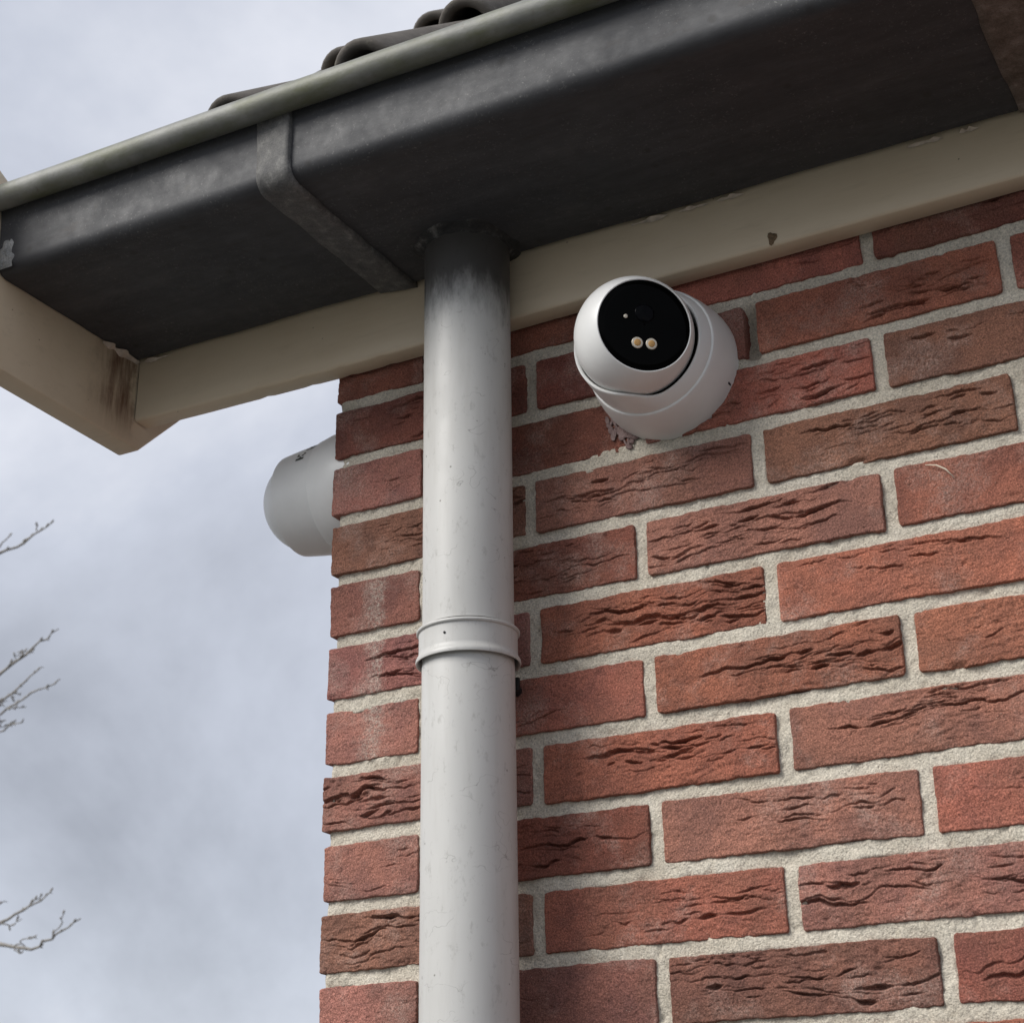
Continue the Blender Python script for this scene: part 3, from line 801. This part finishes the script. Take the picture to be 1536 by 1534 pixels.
# ------------------------------------------------------------------ downpipe
pipe = empty('downpipe', (PX, PY, 0))
tag(pipe, 'pale grey plastic downpipe with a ribbed socket band, in front of the bricks', 'downpipe')
PL = (-PX, -PY, 0)
def lathe_z(name, prof, seg=96, cx=PX, cy=PY, smooth_ang=38):
    V = []; n = len(prof)
    for (r, z) in prof:
        for k in range(seg):
            a = 2 * math.pi * k / seg
            V.append((cx + r * math.cos(a), cy + r * math.sin(a), z))
    me = mesh_np(name, np.array(V), grid_quads(seg, n, wrap_u=True)[:, ::-1] if prof[0][1] > prof[-1][1] else grid_quads(seg, n, wrap_u=True))
    sharp(me, smooth_ang); return me
zt = [2.4455 - 0.0093 * k for k in range(42)]
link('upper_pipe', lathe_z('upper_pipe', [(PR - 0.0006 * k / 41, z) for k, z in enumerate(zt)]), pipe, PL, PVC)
b0 = 2.0330   # lower rim of the band
band = [(0.0385, b0 + 0.0298), (0.0405, b0 + 0.0296), (0.0440, b0 + 0.0290), (0.0446, b0 + 0.0282), (0.0446, b0 + 0.0268), (0.0440, b0 + 0.0260), (0.0427, b0 + 0.0256),
        (0.0425, b0 + 0.022), (0.0425, b0 + 0.009), (0.0428, b0 + 0.0065), (0.0440, b0 + 0.0045), (0.0450, b0 + 0.0026), (0.0452, b0 + 0.0010), (0.0449, b0 - 0.0004), (0.0440, b0 - 0.0006),
        (0.0429, b0 + 0.0012), (0.0426, b0 + 0.006), (0.0424, b0 + 0.020)]
bnd = link('socket_band', lathe_z('socket_band', band), pipe, PL, PVC)
a_ = math.atan2(-0.83, 0.03)      # rivet and moulding line on the front of the band
me = tube('rivet', [(PX + 0.0415 * math.cos(a_), PY + 0.0415 * math.sin(a_), b0 + 0.017), (PX + 0.0431 * math.cos(a_), PY + 0.0431 * math.sin(a_), b0 + 0.017)], 0.0011, 10)
link('rivet', me, bnd, (0, 0, 0), STEEL)
link('lower_pipe', lathe_z('lower_pipe', [(0.0394, b0 + 0.020), (0.0396, b0 - 0.002)] + [(0.0398, b0 - 0.004 - 0.101 * k) for k in range(21)]), pipe, PL, PVC)
# bracket pin and half clip behind the pipe
me = tube('bracket_pin', [(PX + 0.014, 0.02, 2.023), (PX + 0.014, -0.03, 2.023)], 0.0050, 14)
link('bracket_pin', me, pipe, PL, STEEL)
me = box_me('bracket_plate', PX - 0.012, PX + 0.0270, -0.0205, -0.0165, 2.017, 2.029, 0.001)
link('bracket_plate', me, pipe, PL, STEEL)

# ------------------------------------------------------------------ security cameras
def turret(name, label, base_loc, frame, face_dir, group, low_at=-12, high=0.0780, rim_r=0.0560):
    """base on a wall; local -Y is the wall's outward normal. face_dir: local direction of the eyeball's glass."""
    t = empty(name, base_loc); t.rotation_euler.z = frame
    tag(t, label, 'camera', group)
    seg = 128
    th = np.linspace(0, 2 * np.pi, seg, endpoint=False)
    def rev(nm, prof, mat, ang=30):
        rows = [np.stack([r * np.cos(th), np.full(seg, -y), r * np.sin(th)], -1) for r, y in prof]
        me = mesh_np(nm, np.concatenate(rows), grid_quads(seg, len(prof), wrap_u=True)); sharp(me, ang)
        return link(nm, me, t, mat=mat)
    # base ring
    rev('base', [(0.0655, -0.016), (0.0662, 0.004), (0.0660, 0.010), (0.0652, 0.018), (0.0638, 0.027), (0.0618, 0.036), (0.0608, 0.0408), (0.0603, 0.0418), (0.0596, 0.0422), (0.0575, 0.0424), (0.0570, 0.038)], WHITE)
    # collar: shell with a rim that dips to one side so that the eyeball can swing
    def rim(a):      # rim height over the wall by angle; low towards the eyeball's slot
        s = (a - R(low_at) + np.pi) % (2 * np.pi) - np.pi
        low = 1 / (1 + np.exp((np.abs(s) - R(78)) / R(5.5)))
        return high - 0.0240 * low
    nprof = 16
    rows = []
    yr = rim(th)
    lowm0 = np.clip((high - yr) / 0.024, 0, 1); rimr = rim_r - 0.0022 * lowm0
    for k in range(nprof):
        f = k / (nprof - 1); y = 0.0415 + (yr - 0.0415) * f
        r = 0.0588 + (rimr - 0.0588) * f ** 1.4
        rows.append(np.stack([r * np.cos(th), -y, r * np.sin(th)], -1))
    for (dr, dy) in ((0.0004, 0.0006), (0.0012, 0.0010), (0.0022, 0.0006), (0.0030, -0.0010)):
        y = yr + dy; r = rimr - dr
        rows.append(np.stack([r * np.cos(th), -y, r * np.sin(th)], -1))
    for (ri, yi) in ((0.0500, -0.006), (0.0470, -0.014), (0.0450, -0.030)):
        y = np.maximum(yr + yi, 0.02); lowm = lowm0
        r = np.full(seg, ri) * (1 - lowm * 0.0) + (1 - lowm) * 0.004
        rows.append(np.stack([r * np.cos(th), -y, r * np.sin(th)], -1))
    me = mesh_np('collar', np.concatenate(rows), grid_quads(seg, len(rows), wrap_u=True)); sharp(me, 45)
    link('collar', me, t, mat=WHITE)
    rev('gap_liner', [(0.0560, 0.030), (0.0, 0.030)], BLACK_MATT)
    # eyeball
    f = Vector(face_dir).normalized()
    eye = empty('eyeball', (0, -0.0740, 0), t)
    eye.rotation_mode = 'QUATERNION'
    eye.rotation_quaternion = f.to_track_quat('-Y', 'Z')
    RB_, rf = 0.0520, 0.0405
    yf_ = math.sqrt(RB_ ** 2 - (rf + 0.0015) ** 2)
    prof = [(RB_ * math.sin(R(a)), -RB_ * math.cos(R(a))) for a in np.linspace(1, 90, 16)]     # back half
    amax = math.degrees(math.acos(yf_ / RB_))
    prof += [(RB_ * math.sin(R(a)), RB_ * math.cos(R(a))) for a in np.linspace(87, amax, 14)]
    prof += [(rf + 0.0008, yf_ + 0.0006), (rf, yf_ + 0.0004), (rf - 0.0002, yf_ - 0.002)]
    rows = [np.stack([r * np.cos(th), np.full(seg, -y), r * np.sin(th)], -1) for r, y in prof]
    me = mesh_np('shell', np.concatenate(rows), grid_quads(seg, len(prof), wrap_u=True)); sharp(me, 40)
    link('shell', me, eye, mat=WHITE)
    def disc(nm, r, y, mat, cx=0.0, cz=0.0, dome=0.0, s=64):
        a = np.linspace(0, 2 * np.pi, s, endpoint=False); rows = []
        fr = [1.0, 0.97, 0.85, 0.6, 0.3, 0.02]
        for k, q_ in enumerate(fr):
            yy = y + dome * (1 - q_ ** 2) - (0.0008 if k == 0 else 0)
            rows.append(np.stack([cx + r * q_ * np.cos(a), np.full(s, -yy), cz + r * q_ * np.sin(a)], -1))
        me = mesh_np(nm, np.concatenate(rows), grid_quads(s, len(fr), wrap_u=True))
        return link(nm, me, eye, mat=mat)
    disc('glass_face', rf - 0.0001, yf_ + 0.0004, BLACK_GLASS, dome=0.0008)
    disc('lens', 0.0085, yf_ + 0.0016, LENS, 0.0, 0.010, dome=0.0006)
    disc('sensor', 0.0018, yf_ + 0.0015, LED_RING, -0.0165, 0.006, 0.0003, 24)
    for sx in (-0.0062, 0.0062):
        disc('led_ring', 0.0050, yf_ + 0.0015, LED_RING, sx, -0.0165, 0.0002, 32)
        disc('led', 0.0030, yf_ + 0.0022, LED_Y, sx, -0.0165, 0.0004, 32)
    return t, eye

C = Vector((0.3600, 0.0, 2.2965))
to_cam = Vector((0.4378, -0.8121, -0.3858)); rgt = Vector((0.8776, 0.4792, -0.0128)); upv = Vector((0.1953, -0.3330, 0.9225))
view = (cam.location - (C + Vector((0, -0.075, 0)))).normalized()
t1, e1 = turret('security_camera', 'white turret security camera with black glass face and two yellow lamps', C, 0.0,
       view * 0.90 + rgt * 0.26 + upv * 0.30, 'turret security cameras')
# old sealant left on the bricks at the base
bm = bmesh.new()
srng = random.Random(8)
for k in range(40):
    a = R(srng.triangular(204, 240, 226)); r = 0.0655 + abs(srng.gauss(0, 0.0055))
    sx, sz = srng.uniform(0.0022, 0.0072), srng.uniform(0.0010, 0.0030)
    m = Matrix.Translation((r * math.cos(a), 0.0003, r * math.sin(a))) @ Matrix.Rotation(a + R(80) + srng.gauss(0, .5), 4, 'Y').inverted() @ Matrix.Diagonal((sx, srng.uniform(0.0005, 0.0009), sz, 1))
    res = bmesh.ops.create_icosphere(bm, subdivisions=2, radius=1, matrix=m)
    for v in res['verts']: v.co += Vector((srng.gauss(0, 2e-4), srng.gauss(0, 1e-4), srng.gauss(0, 2e-4)))
me = bpy.data.meshes.new('sealant'); bm.to_mesh(me); bm.free()
me.polygons.foreach_set('use_smooth', [True] * len(me.polygons))
link('sealant', me, t1, mat=SEALANT)
# cable notch in the base edge
o = link('cable_notch', box_me('cable_notch', 0.0572, 0.0592, -0.0085, -0.003, -0.0312, -0.0288, 0.0005), t1, mat=BLACK_MATT)

t2, e2 = turret('security_camera', 'white turret security camera seen side-on past the wall corner', (0.0, 0.0700, 2.2860), -math.pi / 2,
       (-0.66, -0.50, -0.36), 'turret security cameras', low_at=165, high=0.0900, rim_r=0.0540)
# small dark print on the shell of the far camera
def on_collar(name, a0, a1, y0, y1, parent):
    n = 8; rows = []
    for y in np.linspace(y0, y1, 4):
        a = np.linspace(a0, a1, n); r = 0.0588 + (0.0540 - 0.0588) * ((y - 0.0415) / 0.0485) ** 1.4 + 0.0004
        rows.append(np.stack([r * np.cos(a), np.full(n, -y), r * np.sin(a)], -1))
    return link(name, mesh_np(name, np.concatenate(rows), grid_quads(n, 4)), parent, mat=INK)

for (a0, a1, y0, y1) in ((26, 29, 0.0520, 0.0620), (29.5, 31.5, 0.0560, 0.0585), (32, 34, 0.0535, 0.0560), (32, 34, 0.0590, 0.0620), (34.5, 37, 0.0520, 0.0545), (34.5, 37, 0.0605, 0.0625),
                         (43, 45, 0.0450, 0.0560), (46, 49, 0.0450, 0.0470), (46, 49, 0.0500, 0.0520), (50, 52, 0.0440, 0.0550)):
    on_collar('print_mark', R(a0), R(a1), y0, y1, t2)
# ------------------------------------------------------------------ roof
roof = empty('tiled_roof', (0.7, 0.1, 2.6))
tag(roof, 'dark brown roll tiles of the roof edge showing above the gutter', 'roof')
RL = Vector((-0.7, -0.1, -2.6))
PITCH = 44.3
dn = Vector((0, math.cos(R(PITCH)), math.sin(R(PITCH))))      # up the slope
nn = Vector((0, -math.sin(R(PITCH)), math.cos(R(PITCH))))     # off the slope
def tile_mesh():
    # cross-section over x: roll at the left, flat pan with an upturned right edge
    rr = 0.0365
    sec = []
    for k in range(15):
        a = 180 - 180 * k / 14
        sec.append((0.037 + rr * math.cos(R(a)), 0.008 + rr * 1.05 * math.sin(R(a))))
    sec += [(0.080, 0.0035), (0.090, 0.001), (0.12, 0.0), (0.165, 0.001), (0.185, 0.003), (0.200, 0.009), (0.214, 0.019)]
    th_ = 0.0115
    ns = len(sec)
    def offs(k, d):
        x0, h0 = sec[max(k - 1, 0)]; x1, h1 = sec[min(k + 1, ns - 1)]
        l = math.hypot(x1 - x0, h1 - h0); return (sec[k][0] + (h1 - h0) / l * d, sec[k][1] - (x1 - x0) / l * d)
    LEN = 0.335
    ts = [0.0, 0.0015, 0.004, 0.012, 0.06, 0.14, 0.24, LEN]
    V = []; F = []
    for t in ts:
        lip = 0.0035 * max(0, 1 - t / 0.004) ** 2
        lift = 0.030 * (1 - t / LEN)
        for k in range(ns):
            x, h = offs(k, lip); V.append(Vector((x, 0, 0)) + dn * t + nn * (h + lift))
        for k in range(ns):
            x, h = offs(k, th_ - lip); V.append(Vector((x, 0, 0)) + dn * t + nn * (h + lift))
    m = 2 * ns
    for j in range(len(ts) - 1):
        for k in range(ns - 1):
            F.append((j * m + k, j * m + k + 1, (j + 1) * m + k + 1, (j + 1) * m + k))
            F.append((j * m + ns + k + 1, j * m + ns + k, (j + 1) * m + ns + k, (j + 1) * m + ns + k + 1))
        F.append((j * m + ns, j * m, (j + 1) * m, (j + 1) * m + ns))
        F.append((j * m + ns - 1, j * m + m - 1, (j + 1) * m + m - 1, (j + 1) * m + ns - 1))
    for k in range(ns - 1): F.append((k + 1, k, ns + k, ns + k + 1))
    me = mesh_py('roof_tile', V, F, True); sharp(me, 50); me.materials.append(TILE)
    return me
TM = tile_mesh()
LIP = Vector((0.0875, -0.118, 2.5805))
cols = [-0.335, -0.159, 0.0] + [0.205 * k for k in range(1, 9)]
trng = random.Random(12)
for row in range(5):
    for ci, cx in enumerate(cols):
        p = LIP + Vector((cx, 0, 0)) + dn * (0.272 * row) + nn * (trng.uniform(-0.001, 0.001) - (0.026, 0.0045, 0)[min(ci, 2)])
        o = link('roof_tile', TM, roof, p + RL)
        o.rotation_euler = (trng.gauss(0, 0.003), trng.gauss(0, 0.004), trng.gauss(0, 0.004))
# boarding under the tiles
pts = [(-0.10, 2.598), (1.20, 2.598 + 1.30 * math.tan(R(PITCH))), (1.20, 2.570 + 1.30 * math.tan(R(PITCH))), (-0.10, 2.570)]
link('roof_boarding', prism_yz('roof_boarding', pts, -0.239, WALL_R + 0.03, 0.0), roof, RL, WOOD)

# ------------------------------------------------------------------ a straw on a brick
tag(link('straw', tube('straw', [(0.5790, -0.0022, 2.1535), (0.5880, -0.0045, 2.1505), (0.5950, -0.0040, 2.1455), (0.6010, -0.0030, 2.1370)], [0.0003, 0.0006, 0.0007, 0.0003], 8), mat=STRAW_M),
    'thin pale straw stuck to a red brick right of the camera', 'straw')

# ------------------------------------------------------------------ bare tree at the left
tree = empty('bare_tree', (-5.6, 3.6, 0))
tag(tree, 'leafless tree whose pale budding twigs reach in from the left edge', 'tree')
TL = Vector((5.6, -3.6, 0))
tr_path = [(-5.6, 3.6, -0.05), (-5.58, 3.6, 0.8), (-5.52, 3.58, 1.7), (-5.50, 3.56, 2.6), (-5.42, 3.55, 3.5), (-5.38, 3.5, 4.4), (-5.30, 3.5, 5.3)]
link('trunk', tube('trunk', tr_path, [0.15, 0.12, 0.105, 0.09, 0.07, 0.05, 0.03], 14, wob=0.06), tree, TL, BARK)
brng = random.Random(21)
def twig(name, pts, r0, r1, buds=True, parent=tree, loc=TL):
    P = [Vector(p) for p in pts]
    # resample with a natural wander
    out = []
    for i in range(len(P) - 1):
        for k in range(4):
            f = k / 4; out.append(P[i].lerp(P[i + 1], f) + Vector((brng.gauss(0, .0018), brng.gauss(0, .006), brng.gauss(0, .0018))))
    out.append(P[-1])
    n = len(out)
    rad = [r0 + (r1 - r0) * i / (n - 1) for i in range(n)]
    rad = [r * (1.25 if i % 3 == 1 else 1.0) for i, r in enumerate(rad)]
    b = link(name, tube(name, out, rad, 8), parent, loc, BARK)
    if buds:
        V, F = [], []
        for i in range(1, n):
            for s in (1, -1):
                if brng.random() < 0.42:
                    p = out[i]; d = (out[i] - out[i - 1]).normalized()
                    side = Vector((0.2 * s, brng.uniform(-.5, .5), s * 0.9)).normalized()
                    L = brng.uniform(0.006, 0.017)
                    tip = p + d * L * 0.9 + side * L * 0.8
                    a = d.cross(side).normalized()
                    mid = p.lerp(tip, 0.6)
                    bse = len(V)
                    for k in range(5):
                        an = 2 * math.pi * k / 5; V.append(p + (side.cross(a) * math.cos(an) + a * math.sin(an)) * 0.003)
                    for k in range(5):
                        an = 2 * math.pi * k / 5; V.append(mid + (side.cross(a) * math.cos(an) + a * math.sin(an)) * 0.0048)
                    V.append(tip)
                    for k in range(5):
                        k2 = (k + 1) % 5
                        F.append((bse + k, bse + k2, bse + 5 + k2, bse + 5 + k)); F.append((bse + 5 + k, bse + 5 + k2, bse + 10))
        if V: tag(link('buds', mesh_py('buds', V, F, True), b, (0, 0, 0), BARK), kind='stuff')
    return b
limbs = [
 [(-5.40, 3.52, 3.75), (-4.9, 3.45, 3.92), (-4.45, 3.4, 4.02), (-4.24, 3.4, 4.076), (-4.024, 3.4, 4.128), (-3.865, 3.4, 4.167), (-3.759, 3.4, 4.206)],
 [(-5.48, 3.55, 2.9), (-4.95, 3.45, 3.12), (-4.5, 3.4, 3.32), (-4.217, 3.4, 3.466), (-3.949, 3.4, 3.598), (-3.785, 3.4, 3.687), (-3.66, 3.4, 3.74)],
 [(-4.95, 3.45, 3.12), (-4.5, 3.42, 3.28), (-4.134, 3.4, 3.399), (-3.932, 3.4, 3.478), (-3.803, 3.4, 3.553), (-3.732, 3.4, 3.596)],
 [(-4.7, 3.43, 3.20), (-4.45, 3.4, 3.32), (-4.239, 3.4, 3.373), (-3.927, 3.4, 3.436), (-3.76, 3.4, 3.492), (-3.632, 3.4, 3.531)],
 [(-4.7, 3.43, 3.20), (-4.4, 3.45, 3.29), (-4.126, 3.42, 3.344), (-3.918, 3.42, 3.376), (-3.818, 3.42, 3.404)],
 [(-5.51, 3.57, 2.1), (-4.9, 3.48, 2.32), (-4.4, 3.42, 2.47), (-4.006, 3.4, 2.573), (-3.812, 3.4, 2.62), (-3.671, 3.4, 2.67), (-3.578, 3.4, 2.71)],
 [(-5.50, 3.56, 2.45), (-4.9, 3.48, 2.60), (-4.4, 3.42, 2.66), (-4.081, 3.4, 2.616), (-3.801, 3.4, 2.542), (-3.64, 3.4, 2.512), (-3.527, 3.4, 2.552), (-3.42, 3.4, 2.602)],
]
for L in limbs:
    for q_ in range(3):        # side shoots
        k_ = brng.randint(2, len(L) - 3); f_ = brng.random()
        p0 = Vector(L[k_]).lerp(Vector(L[k_ + 1]), f_); d_ = (Vector(L[k_ + 1]) - Vector(L[k_])).normalized()
        up_ = brng.choice((1, 1, -1)); ln = brng.uniform(0.05, 0.11)
        p1 = p0 + d_ * ln * 0.55 + Vector((0, brng.uniform(-.03, .03), 0.30 * ln * up_)); p2 = p0 + d_ * ln + Vector((0, brng.uniform(-.05, .05), ln * (0.35 * up_ + 0.1)))
        twig('branch', [p0, p1, p2], 0.0026, 0.0014)
    b_ = twig('branch', L, 0.013 if L[0][0] < -5.2 else 0.007, 0.0020)
twig('branch', [(-4.24, 3.4, 4.08), (-4.03, 3.4, 4.160), (-3.969, 3.4, 4.206)], 0.004, 0.002)
twig('branch', [(-4.0, 3.4, 2.58), (-3.86, 3.4, 2.66), (-3.80, 3.4, 2.70)], 0.004, 0.002)
for L in ([(-5.4, 3.52, 3.6), (-5.9, 3.6, 4.1), (-6.5, 3.7, 4.4)], [(-5.5, 3.56, 2.6), (-6.0, 3.4, 3.1), (-6.6, 3.3, 3.5)], [(-5.35, 3.5, 4.6), (-5.0, 3.7, 5.1), (-4.8, 3.9, 5.6)], [(-5.32, 3.5, 5.0), (-5.6, 3.3, 5.5), (-5.8, 3.2, 6.0)], [(-5.5, 3.56, 2.3), (-5.7, 4.2, 2.9), (-5.8, 4.8, 3.3)]):
    twig('branch', L, 0.03, 0.006)
# the rest of the crown, away from the house
crng = random.Random(5)
for k in range(16):
    z0 = crng.uniform(2.2, 5.1); f = (z0 - 2.6) / 2.7
    p0 = Vector((-5.5 + 0.18 * max(f, 0), 3.57, z0))
    an = crng.uniform(R(120), R(240)); ln = crng.uniform(0.7, 1.3)
    d = Vector((math.cos(an), math.sin(an) * 0.9, crng.uniform(0.4, 0.9)))
    p1 = p0 + d * ln * 0.5; p2 = p0 + d * ln + Vector((0, 0, 0.15))
    twig('branch', [p0, p1, p2], crng.uniform(0.014, 0.024), 0.004)
    for q_ in range(3):
        s0 = p0.lerp(p2, crng.uniform(0.35, 0.9)); dd = (d + Vector((crng.gauss(0, .5), crng.gauss(0, .5), crng.gauss(0.2, .4)))).normalized() * crng.uniform(0.2, 0.5)
        twig('branch', [s0, s0 + dd * 0.5, s0 + dd], 0.006, 0.002)
